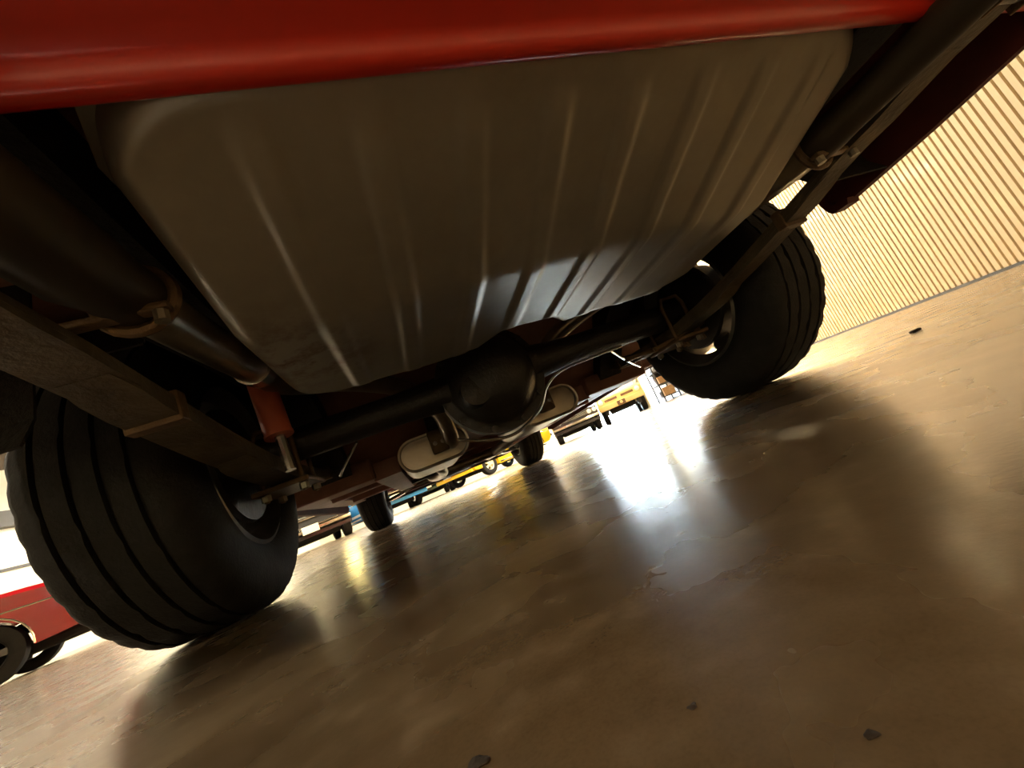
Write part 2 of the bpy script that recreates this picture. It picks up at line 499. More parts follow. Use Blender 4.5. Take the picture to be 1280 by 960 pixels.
# --- body sides with wheel arches
def arch(cy, cz, r, z_rear, z_front, n=22):
    t0 = PI - math.asin(max(-1, min(1, (z_rear - cz) / r)))
    t1 = math.asin(max(-1, min(1, (z_front - cz) / r)))
    return [(cy + r * math.cos(t0 + (t1 - t0) * i / n), cz + r * math.sin(t0 + (t1 - t0) * i / n)) for i in range(n + 1)]
side = [(-.86, .425), (-.79, .409), (-.65, .386)] + arch(0, .35, .425, .357, .26) + [(.5, .256), (2.25, .218)] + arch(2.76, .335, .42, .235, .28) + [(3.45, .34), (3.58, .55), (3.55, .82), (2.9, .90), (1.9, .95), (.6, .97), (-.5, .97), (-.92, .92), (-.98, .74), (-.995, .60), (-.94, .50)]
for s in (-1, 1):
    mb = MB()
    rings = []
    for xx, sh in ((.888, 0), (.905, 0), (.915, .012)):
        rings.append([(s * xx, y + (sh if y < -.5 else 0), z - (sh if z > .8 else 0)) for y, z in side])
    mb.loft(rings)
    o = mb.build('quarter_panel', 'red_inner', car)
    o['label'] = 'dark red body side with wheel arches'
for s in (-1, 1):
    MB().loft([[(s * x, y, z) for y, z in ((-.432, .352), (-.47, .352), (-.475, .366), (-.440, .372), (-.424, .392), (-.418, .425), (-.412, .424), (-.416, .388), (-.424, .362))] for x in (.862, .905)]).build('arch_flange', 'red_inner', car)
    zl = .312 if s < 0 else .375
    MB().strip([(-.555, zl), (-.53, zl + .04), (-.50, .56)], s * (.715 if s < 0 else .655), s * .888, .004).build('splash_panel', 'undercoat', car)
# top skin, cabin
MB().strip([(-.975, .72), (-.97, .78), (-.92, .92), (-.5, .97), (.35, .98)], -.86, .86, -.01).build('tail_panel', 'red', car)
MB().strip([(1.75, .96), (2.9, .90), (3.55, .82), (3.58, .55), (3.45, .34)], -.86, .86, -.01).build('hood', 'red', car)
MB().loft([[(-.80, .1, .97), (.80, .1, .97), (.80, 1.9, .96), (-.80, 1.9, .96)], [(-.62, .55, 1.32), (.62, .55, 1.32), (.60, 1.35, 1.32), (-.60, 1.35, 1.32)]]).build('cabin_glass', 'glass', car)
MB().bevel_box(-.64, .64, .50, 1.40, 1.31, 1.35, .015).build('roof', 'red', car)
MB().bevel_box(-.90, .90, -1.11, -1.01, .60, .72, .03).build('rear_bumper', 'chrome', car, True)
# --- pressed steel underside
MB().strip([(-.84, .58), (.02, .60), (.22, .56), (.40, .38), (.50, .275), (2.30, .275), (2.45, .45), (3.4, .5)], -.84, .84, .006).build('floor_pan', 'pan', car)
for s in (-1, 1):
    MB().loft([[(s * x, y, z) for x, z in ((.53, zz), (.64, zz), (.64, zz + .09), (.53, zz + .09))] for y, zz in ((-.83, .50), (-.45, .48), (-.2, .50), (.08, .50), (.30, .40), (.48, .225))]).build('frame_rail', 'undercoat', car)
    MB().loft([[(s * x, y, z) for x, z in ((.37, zz), (.47, zz), (.47, zz + .065), (.37, zz + .065))] for y, zz in ((.48, .215), (1.2, .212), (2.2, .212), (2.7, .25), (3.3, .30))]).build('floor_rail', 'pan', car)
    MB().bevel_box(min(s * .74, s * .85), max(s * .74, s * .85), .50, 2.28, .252, .30, .008).build('rocker_panel', 'pan', car)
    MB().bevel_box(min(s * .46, s * .76), max(s * .46, s * .76), .44, .62, .222, .30, .01).build('torque_box', 'pan', car)
    # inner wheel housing
    wh = [(.42 * math.cos(a), .36 + .42 * math.sin(a)) for a in [math.radians(18 + 144 * i / 16) for i in range(17)]]
    MB().strip(wh, s * .655, s * .885, .004).build('wheel_house', 'undercoat', car)
    MB().loft([[(s * x, y, z) for y, z in wh + [(-.40, .62), (.40, .62)]] for x in (.650, .656)]).build('wheel_house_wall', 'undercoat', car)
for yy in (1.05, 1.65):
    MB().bevel_box(-.74, .74, yy, yy + .07, .236, .28, .008).build('crossmember', 'pan', car)
# --- fuel tank
def build_tank():
    HW = .482
    ribs = [-.36 + .107 * i for i in range(8)]
    xs = [-HW + 2 * HW * i / 240 for i in range(241)]
    YR = -.838
    def hw(y):
        r = .10
        if y < YR + r:
            d = YR + r - y
            return HW - r + math.sqrt(max(0, r * r - d * d))
        rf = .13
        if y > -.245 - rf:
            d = min(rf, y + .245 + rf)
            return HW - rf + math.sqrt(max(0, rf * rf - d * d))
        return HW
    def yfront(x):
        y = -.240 + .006 * math.sin(x * 23)
        d = abs(x - .012) / .115
        if d < 1:
            y -= .060 * min(1, (1 - d) * 2.2)
        ax = abs(x); rf = .13
        if ax > HW - rf:
            y -= rf - math.sqrt(max(0, rf * rf - (ax - HW + rf) ** 2))
        return y
    def yrear(x):
        ax = abs(x); r = .10
        if ax > HW - r:
            return YR + r - math.sqrt(max(0, r * r - (ax - HW + r) ** 2))
        return YR
    def zb(y):
        yc, zc = -.565, .360
        if y > yc + .012:
            return .351 + (zc - .351) * ((-.25 - y) / (-.25 - yc))
        if y < yc - .012:
            return zc + (yc - y) * .345
        t = (y - (yc - .012)) / .024
        za = zc + .012 * .345; zd = .351 + (zc - .351) * ((-.25 - yc - .012) / (-.25 - yc))
        return za + (zd - za) * (t * (2 - t))
    NV = 64
    vs = []; fs = []
    for i, x in enumerate(xs):
        yf, yr = yfront(x), yrear(x)
        for j in range(NV + 1):
            t = j / NV
            t = .5 - .5 * math.cos(PI * t) if True else t
            y = yr + (yf - yr) * t
            z = zb(y)
            rr = .028
            dx = HW - abs(x)
            de = min(dx, (yf - y) * .9 + 0.0, (y - yr) + 0.0)
            if de < rr:
                z += rr - math.sqrt(max(0, rr * rr - (rr - de) ** 2))
            # ribs: raised beads running fore and aft
            for c in ribs:
                q = abs(x - c) / .021
                if q < 1:
                    e = min(1, max(0, (y - yr - .03) / .04)) * min(1, max(0, (yf - y - .012) / .03))
                    z -= .0055 * e * min(1, (1 - q) * 1.9)
            vs.append((x, y, z))
    n = NV + 1
    for i in range(240):
        for j in range(NV):
            fs.append((i * n + j, (i + 1) * n + j, (i + 1) * n + j + 1, i * n + j + 1))
    mb = MB(); mb.add(vs, fs)
    # wall up to the seam all around
    loop = [i * n for i in range(241)] + [240 * n + j for j in range(1, n)] + [i * n + NV for i in range(239, -1, -1)] + [j for j in range(NV - 1, 0, -1)]
    base = len(mb.v); L = len(loop)
    for q in loop:
        x, y, z = vs[q]
        mb.v.append((x, y, max(z + .015, .495)))
    for q in range(L):
        mb.f.append((loop[q], loop[(q + 1) % L], base + (q + 1) % L, base + q))
    o = mb.build('fuel_tank', 'tank', car, True, 50)
    o['label'] = 'silver ribbed steel fuel tank with rust on one corner'
    # seam flange
    ring = []
    for q in loop[::6]:
        x, y, z = vs[q]
        ring.append((x, y))
    mb = MB()
    def off(k_, z):
        return [(x * k_, (y + .54) * k_ - .54, z) for x, y in ring]
    mb.loft([off(.99, .478), off(1.028, .478), off(1.028, .486), off(.99, .486)], cap=False)
    mb.build('seam_flange', 'tank', o)
    return o
tank = build_tank()
# --- rear axle
DX = -.042
axle = MB().lathe([(-.13, .060), (-.20, .050), (-.30, .043), (-.66, .043)], (DX * 0, 0, AZ), 'X', 24).build('axle_tube', 'axle', car, True)
MB().lathe([(.08, .060), (.15, .050), (.25, .043), (.66, .043)], (0, 0, AZ), 'X', 24).build('axle_tube', 'axle', car, True)
diff = MB().lathe([(-.028, .0), (-.028, .158), (.0, .158), (.012, .148), (.05, .14), (.12, .11), (.2, .075), (.33, .055), (.36, .07), (.38, .07)], (DX, 0, AZ - .010), 'Y', 48).build('differential', 'axle', car, True)
MB().lathe([(-.029, .158), (-.036, .158), (-.038, .136), (-.045, .128), (-.075, .118), (-.105, .096), (-.125, .066), (-.134, .03), (-.135, .001)], (DX, 0, AZ - .010), 'Y', 48).build('differential_cover', 'axle', diff, True, 40)
# small embossed bulge of the cover where the ring gear turns
MB().lathe([(-.07, .045), (-.118, .04), (-.122, .02), (-.123, .001)], (DX - .07, 0, AZ - .045), 'Y', 20).build('cover_boss', 'axle', diff, True)
b0_ = None
for i in range(10):
    a = 2 * PI * (i + .5) / 10
    loc = (DX + .147 * math.sin(a), -.036, AZ - .010 + .147 * math.cos(a))
    if b0_ is None:
        b0_ = MB().lathe([(0, .010), (-.008, .010), (-.009, .001)], (0, 0, 0), 'Y', 6).build('cover_bolt', 'drum', diff); b0_.location = loc
    else:
        inst(b0_, 'cover_bolt', diff, loc)
# --- tyres and wheels
def tyre_mesh(R, W, n=108):
    hw = W / 2
    prof = [(-hw * .72, .19), (-hw * .86, .203), (-hw * .97, .225), (-hw * 1.0, .252), (-hw * .99, R - .062), (-hw * .955, R - .040), (-hw * .90, R - .024), (-hw * .83, R - .0125), (-hw * .75, R - .005), (-hw * .66, R - .001)]
    tread = []
    for g in (-.50, -.17, .17, .50):
        x = g * hw
        tread += [(x - .0045, R), (x - .003, R - .010), (x + .003, R - .010), (x + .0045, R)]
    prof = prof + tread + [(-x, r) for x, r in prof[::-1]]
    base = MB(); m_ = len(prof)
    for (x, r) in prof:
        for k_ in range(n):
            a = 2 * PI * k_ / n
            rr = r
            if abs(x) > hw * .65 and r > R - .026 and (k_ + (1 if x > 0 else 0)) % 3 == 0:
                rr -= .0038
            elif abs(x) <= hw * .65 and r > R - .001 and (k_ + int(x * 400)) % 9 == 0:
                rr -= .004
            base.v.append((x, rr * math.cos(a), rr * math.sin(a)))
    for i in range(m_ - 1):
        for k_ in range(n):
            k2 = (k_ + 1) % n
            base.f.append((i * n + k_, i * n + k2, (i + 1) * n + k2, (i + 1) * n + k_))
    return base
def rim_parts(tyre, W, R0=.192, mt='rim', drum=True):
    hw = W / 2
    MB().lathe([(-hw * .86, .206), (-hw * .90, .196), (-hw * .72, .186), (-hw * .6, .170), (hw * .5, .168), (hw * .72, .186), (hw * .90, .196), (hw * .86, .206)], (0, 0, 0), 'X', 48).build('wheel_rim', mt, tyre, True)
    MB().lathe([(hw * .28, .001), (hw * .28, .062), (hw * .50, .058), (hw * .62, .03), (hw * .62, .001)], (0, 0, 0), 'X', 24).build('hub', mt, tyre, True)
    for i in range(5):
        a = 2 * PI * i / 5
        mb = MB()
        c, s_ = math.cos(a), math.sin(a)
        def pt(x, r, t):
            return (x, r * c - t * s_, r * s_ + t * c)
        mb.loft([[pt(hw * .30, .05, -.030), pt(hw * .50, .05, -.026), pt(hw * .50, .05, .026), pt(hw * .30, .05, .030)],
                 [pt(hw * .22, .12, -.034), pt(hw * .42, .12, -.030), pt(hw * .42, .12, .030), pt(hw * .22, .12, .034)],
                 [pt(hw * .20, .172, -.046), pt(hw * .46, .172, -.042), pt(hw * .46, .172, .042), pt(hw * .20, .172, .046)]])
        mb.build('spoke', mt, tyre, True)
    if drum:
        MB().lathe([(-hw * .95, .001), (-hw * .95, .05), (-hw * .85, .10), (-hw * .80, .142), (-hw * .70, .146), (-hw * .68, .134), (-hw * .1, .134), (hw * .1, .125), (hw * .14, .06), (hw * .14, .001)], (0, 0, 0), 'X', 40).build('brake_drum', 'drum', tyre, True)
RR_, WR = .338, .246
rt = tyre_mesh(RR_, WR).build('rear_tire', 'rubber', car, True, 40)
rt.location = (.803, 0, RR_)
rim_parts(rt, WR)
lt = copy_tree(rt, car); lt.location = (-.803, 0, RR_); lt.rotation_euler = (.3, 0, PI)
RF_, WF = .335, .224
ft = tyre_mesh(RF_, WF).build('front_tire', 'rubber', car, True, 40)
ft.location = (.741, 2.75, RF_)
rim_parts(ft, WF)
l2 = copy_tree(ft, car); l2.location = (-.741, 2.75, RF_); l2.rotation_euler = (.5, 0, PI)
# --- leaf springs
def zs(y, s=1):
    return zs0(y) + (.036 * y if s < 0 and y < 0 else 0)
def zs0(y):
    pts = [(-.90, .372), (-.78, .366), (-.66, .350), (-.5, .318), (-.35, .288), (-.2, .264), (-.05, .250), (.1, .250), (.3, .258), (.5, .275), (.66, .295)]
    for (y0_, z0_), (y1_, z1_) in zip(pts, pts[1:]):
        if y <= y1_:
            return z0_ + (z1_ - z0_) * (y - y0_) / (y1_ - y0_)
    return pts[-1][1]
for s in (-1, 1):
    SX = s * .612
    root = None
    for lf, (ya, yb) in enumerate(((-.88, .64), (-.82, .55), (-.62, .42), (-.30, .28))):
        N_ = 26
        rings = []
        for i in range(N_ + 1):
            y = ya + (yb - ya) * i / N_
            z = zs(y, s) + .030 - lf * .009
            z_lo = z + .0080 * (1 - min(1, i / 2, (N_ - i) / 2)) if lf else z
            hwid = .031 * (1 if 0 < i < N_ else .8)
            rings.append([(SX - hwid, y, z_lo), (SX + hwid, y, z_lo), (SX + hwid, y, z + .0085), (SX - hwid, y, z + .0085)])
        o = MB().loft(rings).build('leaf_spring' if root is None else 'leaf', 'spring', car if root is None else root)
        root = root or o
    for y, low in ((-.50, .006), (.34, .006)):
        MB().bevel_box(SX - .034, SX + .034, y - .011, y + .011, zs(y, s) + low, zs(y, s) + .050, .003).build('leaf_clip', 'rust', root)
    # shackle at the rear eye
    MB().lathe([(-.035, .022), (.035, .022)], (SX, -.89, zs(-.89, s) + .045), 'X', 16).build('spring_eye', 'spring', root, True)
    for t_ in (-.038, .034):
        MB().bevel_box(SX + t_, SX + t_ + .005, -.915, -.865, zs(-.89, s) + .02, .52, .002).build('shackle_plate', 'rust', root)
    # plate and U bolts at the axle
    MB().bevel_box(SX - .062, SX + .062, -.085, .085, .232, .244, .004).build('spring_plate', 'rust', root)
    for y in (-.055, .055):
        MB().tube([(SX - .042, y, .215), (SX - .042, y, AZ + .02), (SX - .03, y, AZ + .046), (SX + .03, y, AZ + .046), (SX + .042, y, AZ + .02), (SX + .042, y, .215)], .006, 8).build('u_bolt', 'rust', root, True)
        for q in (-.042, .042):
            MB().lathe([(.218, .011), (.232, .011)], (SX + q, y, 0), 'Z', 6).build('nut', 'bolt', root)
# parking brake lever and bracket behind the passenger wheel
pb = MB().bevel_box(.44, .66, .05, .066, .246, .262, .004).build('brake_bracket', 'rust', car)
MB().tube(spline([(.50, -.02, .24), (.58, -.05, .25), (.66, -.06, .262), (.70, -.05, .27)]), .008, 8).build('lever', 'rust', pb, True)
for yy, xx in ((-.03, .60), (.0, .64), (-.045, .67)):
    MB().tube([(xx, yy, .262), (xx + .01, yy, .215)], .007, 8).build('pin', 'rust', pb, True)
# --- shock absorber
sh = MB().tube([(-.556, -.195, .326), (-.575, -.17, .62)], .027, 20).build('shock_absorber', 'orange', car, True)
sh['label'] = 'orange-red shock absorber body'
MB().tube([(-.552, -.20, .245), (-.556, -.195, .33)], .011, 10).build('shock_rod', 'steel', sh, True)
MB().tube([(-.5558, -.1953, .322), (-.5562, -.1948, .328)], .0285, 20).build('shock_collar', 'orange', sh, True)
# --- exhaust: muffler, tail pipe over the axle, resonator, hanger on each side
def racetrack(cx, y, cz, hw_, hh, n=14):
    out = []
    for i in range(2 * n):
        if i < n:
            a = -PI / 2 + PI * i / (n - 1); q = hw_ - hh
        else:
            a = PI / 2 + PI * (i - n) / (n - 1); q = -(hw_ - hh)
        out.append((cx + q + hh * math.cos(a), y, cz + hh * math.sin(a)))
    return out
for s in (-1, 1):
    cx, cz = s * .235, .240
    mf = MB().loft([racetrack(cx, y, cz, a, b) for y, a, b in ((.375, .126, .056), (.385, .127, .057), (.86, .127, .057), (.87, .12, .05))]).build('muffler', 'muffler', car, True)
    MB().loft([racetrack(cx, y, cz, a, b) for y, a, b in ((.368, .120, .050), (.362, .124, .054), (.360, .131, .061), (.384, .131, .061))], cap=False).build('end_rim', 'muffler', mf, True)
    MB().loft([racetrack(cx, .3755, cz, .122, .052), racetrack(cx, .3745, cz, .10, .035)]).build('end_cap', 'muffler', mf)
    MB().bevel_box(cx - s * .02 - .03, cx - s * .02 + .03, .32, .352, .215, .30, .006).build('hanger_bracket', 'rust', mf)
    MB().bevel_box(cx - s * .02 - .022, cx - s * .02 + .022, .325, .345, .30, .40, .006).build('hanger_strap', 'undercoat', mf)
    for q in (-.014, .014):
        MB().lathe([(.319, .008), (.312, .008), (.311, .001)], (cx - s * .02 + q, 0, .25), 'Y', 6).build('bolt', 'bolt', mf)
    pp = spline([(s * .17, .376, .245), (s * .17, .32, .255), (s * .185, .24, .34), (s * .27, .16, .43), (s * .40, .06, .472), (s * .50, -.05, .470), (s * .534, -.18, .448), (s * .536, -.40, .424), (s * .536, -.60, .405), (s * .538, -.66, .404)], 6)
    tp = MB().tube(pp, .0295, 20).build('tailpipe', 'pipe', car, True)
    MB().tube([(s * .5352, -.285, .437), (s * .536, -.325, .432)], .0335, 20).build('pipe_sleeve', 'steel', tp, True)
    rs = MB().tube([(s * .538, -.648, .404), (s * .540, -.68, .404), (s * .545, -.71, .406), (s * .556, -.96, .424)], [.034, .034,   .040 if s < 0 else .030, .040 if s < 0 else .030], 24).build('resonator', 'resonator', tp, True)
    # hanger: U clamp round the pipe, bar out to the spring, two pale bolts
    MB().bevel_box(min(s * .500, s * .61), max(s * .500, s * .61), -.670, -.654, .372, .380, .003).build('hanger_bar', 'rust', tp)
    MB().tube([(s * (.537 + .037 * math.cos(a)), -.645, .402 + .037 * math.sin(a)) for a in [2 * PI * i / 20 for i in range(21)]], .007, 8).build('pipe_clamp', 'rust', tp, True)
    for bx_ in (.510, .600):
        MB().lathe([(.360, .001), (.360, .0075), (.372, .0075)], (s * bx_, -.662, 0), 'Z', 8).build('clamp_bolt', 'bolt', tp)
    # front pipe to the engine
    MB().tube(spline([(s * .22, .86, .235), (s * .22, .95, .22), (s * .19, 1.15, .20), (s * .17, 1.45, .195), (s * .20, 1.9, .20), (s * .24, 2.15, .24), (s * .27, 2.35, .36)], 6), .029, 16).build('exhaust_pipe', 'pipe', car, True)
MB().tube([(-.17, 1.40, .195), (.17, 1.40, .195)], .027, 16).build('crossover_pipe', 'pipe', car, True)
# --- driveshaft, gearbox, sump
MB().tube([(DX, .36, .325), (DX * .5, 1.0, .318), (0, 1.62, .315)], .036, 20).build('driveshaft', 'axle', car, True)
MB().loft([[(x * q, y, z0_ + z * q) for x, z in ((-.10, -.05), (-.06, -.09), (.06, -.09), (.10, -.05), (.10, .08), (-.10, .08))] for y, q, z0_ in ((1.60, .5, .32), (1.7, .8, .31), (1.95, 1.0, .31), (2.15, 1.2, .33))]).build('gearbox', 'drum', car)
MB().bevel_box(-.46, .46, 1.80, 1.88, .215, .25, .01).build('gearbox_mount', 'axle', car)
MB().bevel_box(-.14, .14, 2.2, 2.62, .185, .40, .03).build('oil_pan', 'axle', car)
# --- front suspension
MB().bevel_box(-.50, .50, 2.66, 2.86, .205, .29, .02).build('front_crossmember', 'red_inner', car)
for s in (-1, 1):
    MB().loft([[(s * x, y - d, z), (s * x, y + d, z), (s * x, y + d, z + .025), (s * x, y - d, z + .025)] for x, y, d, z in ((.36, 2.75, .14, .225), (.50, 2.75, .08, .20), (.64, 2.75, .03, .185))]).build('control_arm', 'steel', car)
    MB().tube([(s * .42, 2.70, .24), (s * .46, 2.70, .52)], .045, 14).build('coil_spring', 'spring', car, True)
    MB().tube([(s * .60, 2.63, .235), (s * .10, 2.60, .225)], .011, 8).build('tie_rod', 'steel', car, True)
MB().tube(spline([(-.60, 2.80, .20), (-.55, 3.1, .20), (-.35, 3.16, .205), (.35, 3.16, .205), (.55, 3.1, .20), (.60, 2.80, .20)]), .012, 10).build('sway_bar', 'axle', car, True)
MB().strip([(3.30, .30), (3.44, .29), (3.50, .36)], -.80, .80, .006).build('front_valance', 'red_inner', car)
# --- brake line hugging the differential and the axle tube; parking brake cable
MB().tube(spline([(-.19, -.015, .20), (-.117, -.012, .170), (-.03, -.010, .158), (.062, -.010, .196), (.112, -.012, .252), (.166, -.030, .280), (.27, -.040, .285), (.385, -.040, .287)], 8), .0042, 8).build('brake_line', 'steel', car, True)
MB().tube(spline([(.365, -.005, .290), (.44, .07, .268), (.51, .14, .250), (.577, .20, .233)], 6), .004, 8).build('brake_hose', 'steel', car, True)
MB().tube([(-.440, .03, .296), (-.49, .12, .270), (-.532, .20, .247)], .004, 8).build('brake_cable', 'steel', car, True)

# ------------------------------------------------------------------ the other cars of the hall
def ground(px, d):
    """floor point d metres from the camera in the direction of picture column px on the horizon"""
    y = 847.05 - .41947 * px
    v = FWD + RIGHT * ((px - 640) / F_PX) - UP * ((y - 480) / F_PX)
    v.z = 0
    v.normalize()
    return Vector((CAM.x + v.x * d, CAM.y + v.y * d, 0)), v

def small_wheel(parent, loc, R, W, mt, flip):
    # tyre with its rim as sub-parts; outer side at +X
    hw = W / 2
    t = MB().lathe([(-hw * .8, .19), (-hw, .22), (-hw * 1.04, R - .06), (-hw * .9, R - .01), (-hw * .5, R), (hw * .5, R), (hw * .9, R - .01), (hw * 1.04, R - .06), (hw, .22), (hw * .8, .19)], (0, 0, 0), 'X', 32).build('tire', 'rubber', parent, True)
    t.location = loc
    if flip:
        t.rotation_euler = (0, 0, PI)
    MB().lathe([(-hw * .8, .20), (-hw * .6, .175), (hw * .45, .172), (hw * .80, .19), (hw * .86, .205), (hw * .82, .212)], (0, 0, 0), 'X', 32).build('wheel_rim', mt, t, True)
    for i in range(5):
        a = 2 * PI * i / 5; c, s_ = math.cos(a), math.sin(a)
        def pt(x, r, q):
            return (x, r * c - q * s_, r * s_ + q * c)
        MB().loft([[pt(hw * .4, .03, -.03), pt(hw * .7, .03, -.025), pt(hw * .7, .03, .025), pt(hw * .4, .03, .03)], [pt(hw * .3, .178, -.045), pt(hw * .6, .178, -.04), pt(hw * .6, .178, .04), pt(hw * .3, .178, .045)]]).build('spoke', mt, t)
    MB().lathe([(hw * .4, .055), (hw * .75, .05), (hw * .85, .02), (hw * .85, .001)], (0, 0, 0), 'X', 16).build('hub_cap', mt, t, True)

def classic_car(name, label, px, d, rz, paint, rim='rim', L=4.7, W=1.82, wb=2.75, stripe=None, face='trapezoid', plate=True, rear_overhang=1.08, vinyl=None, rimR=None):
    """a 1960s coupe, nose at +Y; origin on the floor at mid wheelbase"""
    pos, _ = ground(px, d)
    t = tag(empty(name, pos, rz), label, 'car')
    yr, yf = -wb / 2, wb / 2
    ytail = yr - rear_overhang; ynose = ytail + L
    R = .335
    out = [(ytail + .02, .46), (ytail + .22, .33)] + [(y, z) for y, z in arch(yr, .34, .395, .29, .25)] + [(yr + .46, .22), (yf - .46, .22)] + arch(yf, .34, .395, .25, .29) + [(ynose - .16, .30), (ynose - .02, .44), (ynose, .62), (ynose - .03, .78), (ynose - .25, .84), (yf - .3, .90), (yf - .75, .93), (yr + .35, .94), (yr - .1, .99), (yr - .4, .97), (ytail + .1, .90), (ytail, .78)]
    rings = []
    for x, k1 in ((-W / 2, .06), (-W / 2 + .035, .012), (-W / 2 + .10, 0), (W / 2 - .10, 0), (W / 2 - .035, .012), (W / 2, .06)):
        rg = []
        for y, z in out:
            y2, z2 = y, z
            if z > .6:
                z2 = z - k1 * (.6 if z < .85 else 1)
            if y < ytail + .3:
                y2 = y + k1 * 1.2
            if y > ynose - .3:
                y2 = y - k1 * 1.2
            rg.append((x, y2, z2))
        rings.append(rg)
    MB().loft(rings).build('body', paint, t, True, 30)
    # cabin
    hb, ht = W / 2 - .12, W / 2 - .30
    ya, yb = yr + .02, yf - .72
    yc, ydd = yr + .62, yf - 1.30
    cab = MB().loft([[(-hb, ya, .93), (hb, ya, .93), (hb, yb, .91), (-hb, yb, .91)], [(-ht, yc, 1.30), (ht, yc, 1.30), (ht, ydd, 1.30), (-ht, ydd, 1.30)]]).build('cabin_glass', 'glass', t)
    MB().bevel_box(-ht - .02, ht + .02, yc - .05, ydd + .05, 1.285, 1.335, .02).build('roof', vinyl or paint, t, True)
    for sx in (-1, 1):
        for (p0, p1) in (((hb, yb, .91), (ht, ydd, 1.30)), ((hb, ya + .02, .93), (ht, yc, 1.30))):
            MB().tube([(sx * p0[0], p0[1], p0[2]), (sx * p1[0], p1[1], p1[2])], .032, 6).build('pillar', vinyl or paint, t, True)
    # wheels
    for sx in (-1, 1):
        for yy in (yr, yf):
            small_wheel(t, (sx * (W / 2 - .12), yy, R), R, .20, rim, sx < 0)
    # chrome and lamps, nose
    MB().bevel_box(-W / 2 + .02, W / 2 - .02, ynose - .05, ynose + .07, .44, .53, .02).build('front_bumper', 'chrome', t, True)
    if face == 'trapezoid':
        gx, gx2, g0, g1 = .66, .50, .56, .76
        MB().add([(-gx2, ynose + .012, g0), (gx2, ynose + .012, g0), (gx, ynose + .004, g1), (-gx, ynose + .004, g1), (-gx2, ynose - .03, g0), (gx2, ynose - .03, g0), (gx, ynose - .03, g1), (-gx, ynose - .03, g1)], [(0, 1, 2, 3), (4, 7, 6, 5), (0, 4, 5, 1), (1, 5, 6, 2), (2, 6, 7, 3), (3, 7, 4, 0)]).build('grille', 'slot', t)
        MB().tube([(-gx2, ynose + .02, g0), (gx2, ynose + .02, g0), (gx, ynose + .016, g1), (-gx, ynose + .016, g1), (-gx2, ynose + .02, g0)], .022, 8).build('grille_surround', 'chrome', t)
        for sx in (-1, 1):
            MB().lathe([(ynose - .05, .085), (ynose + .022, .085), (ynose + .034, .06), (ynose + .038, .001)], (sx * .72, 0, .66), 'Y', 20).build('headlight', 'lens', t, True)
    else:
        MB().box(-.62, .62, ynose - .02, ynose + .012, .58, .74).build('grille', 'slot', t)
        for z_ in (.62, .66, .70):
            MB().box(-.62, .62, ynose, ynose + .022, z_ - .006, z_ + .006).build('grille_bar', 'chrome', t)
        for sx in (-1, 1):
            for q in (.52, .70):
                MB().lathe([(ynose - .05, .072), (ynose + .026, .072), (ynose + .036, .05), (ynose + .038, .001)], (sx * q, 0, .66), 'Y', 18).build('headlight', 'lens', t, True)
    MB().bevel_box(-W / 2 + .04, W / 2 - .04, ynose - .12, ynose - .02, .30, .40, .02).build('lower_valance', paint, t)
    if plate:
        MB().bevel_box(-.05, .33, ynose + .072, ynose + .082, .40, .58, .004).build('license_plate', 'plate', t)
    # tail
    MB().bevel_box(-W / 2 + .03, W / 2 - .03, ytail - .07, ytail + .05, .47, .57, .02).build('rear_bumper', 'chrome', t, True)
    for sx in (-1, 1):
        MB().bevel_box(min(sx * .42, sx * .76), max(sx * .42, sx * .76), ytail - .02, ytail + .05, .64, .76, .01).build('taillight', 'lens_red', t)
        MB().tube([(sx * .5, ytail + .45, .27), (sx * .5, ytail + .02, .26)], .032, 10).build('tailpipe', 'chrome', t, True)
        MB().bevel_box(sx * W / 2 - .012, sx * W / 2 + .012, yr + .46, yf - .46, .255, .30, .004).build('rocker_trim', stripe or 'chrome', t)
    MB().bevel_box(-.55, .55, ytail + .3, ynose - .5, .20, .32, .03).build('underbody', 'undercoat', t)
    for sx in (-1, 1):
        for yy in (yr, yf):
            pts_ = arch(yy, .34, .40, .30, .30, 14)
            MB().tube([(sx * (W / 2 + .002), y, z) for y, z in pts_], .011, 6).build('arch_trim', 'chrome', t, True)
        MB().tube([(sx * (W / 2 + .002), ytail + .12, .72), (sx * (W / 2 + .002), yr, .76), (sx * (W / 2 + .002), yf, .74), (sx * (W / 2 - .01), ynose - .25, .70)], .010, 6).build('belt_trim', 'chrome', t, True)
    if stripe:
        for sx in (-1, 1):
            MB().bevel_box(sx * W / 2 - .004, sx * W / 2 + .006, yr + .44, yf - .44, .36, .43, .002).build('side_stripe', stripe, t)
    return t

def heading(px, deg):
    """rotation so that the nose points 'deg' away from facing the camera (positive turns the nose to picture right)"""
    _, v = ground(px, 1)
    # nose (+Y) towards the camera is -v
    base = math.atan2(-(-v.x), -v.y)
    return base + math.radians(deg)

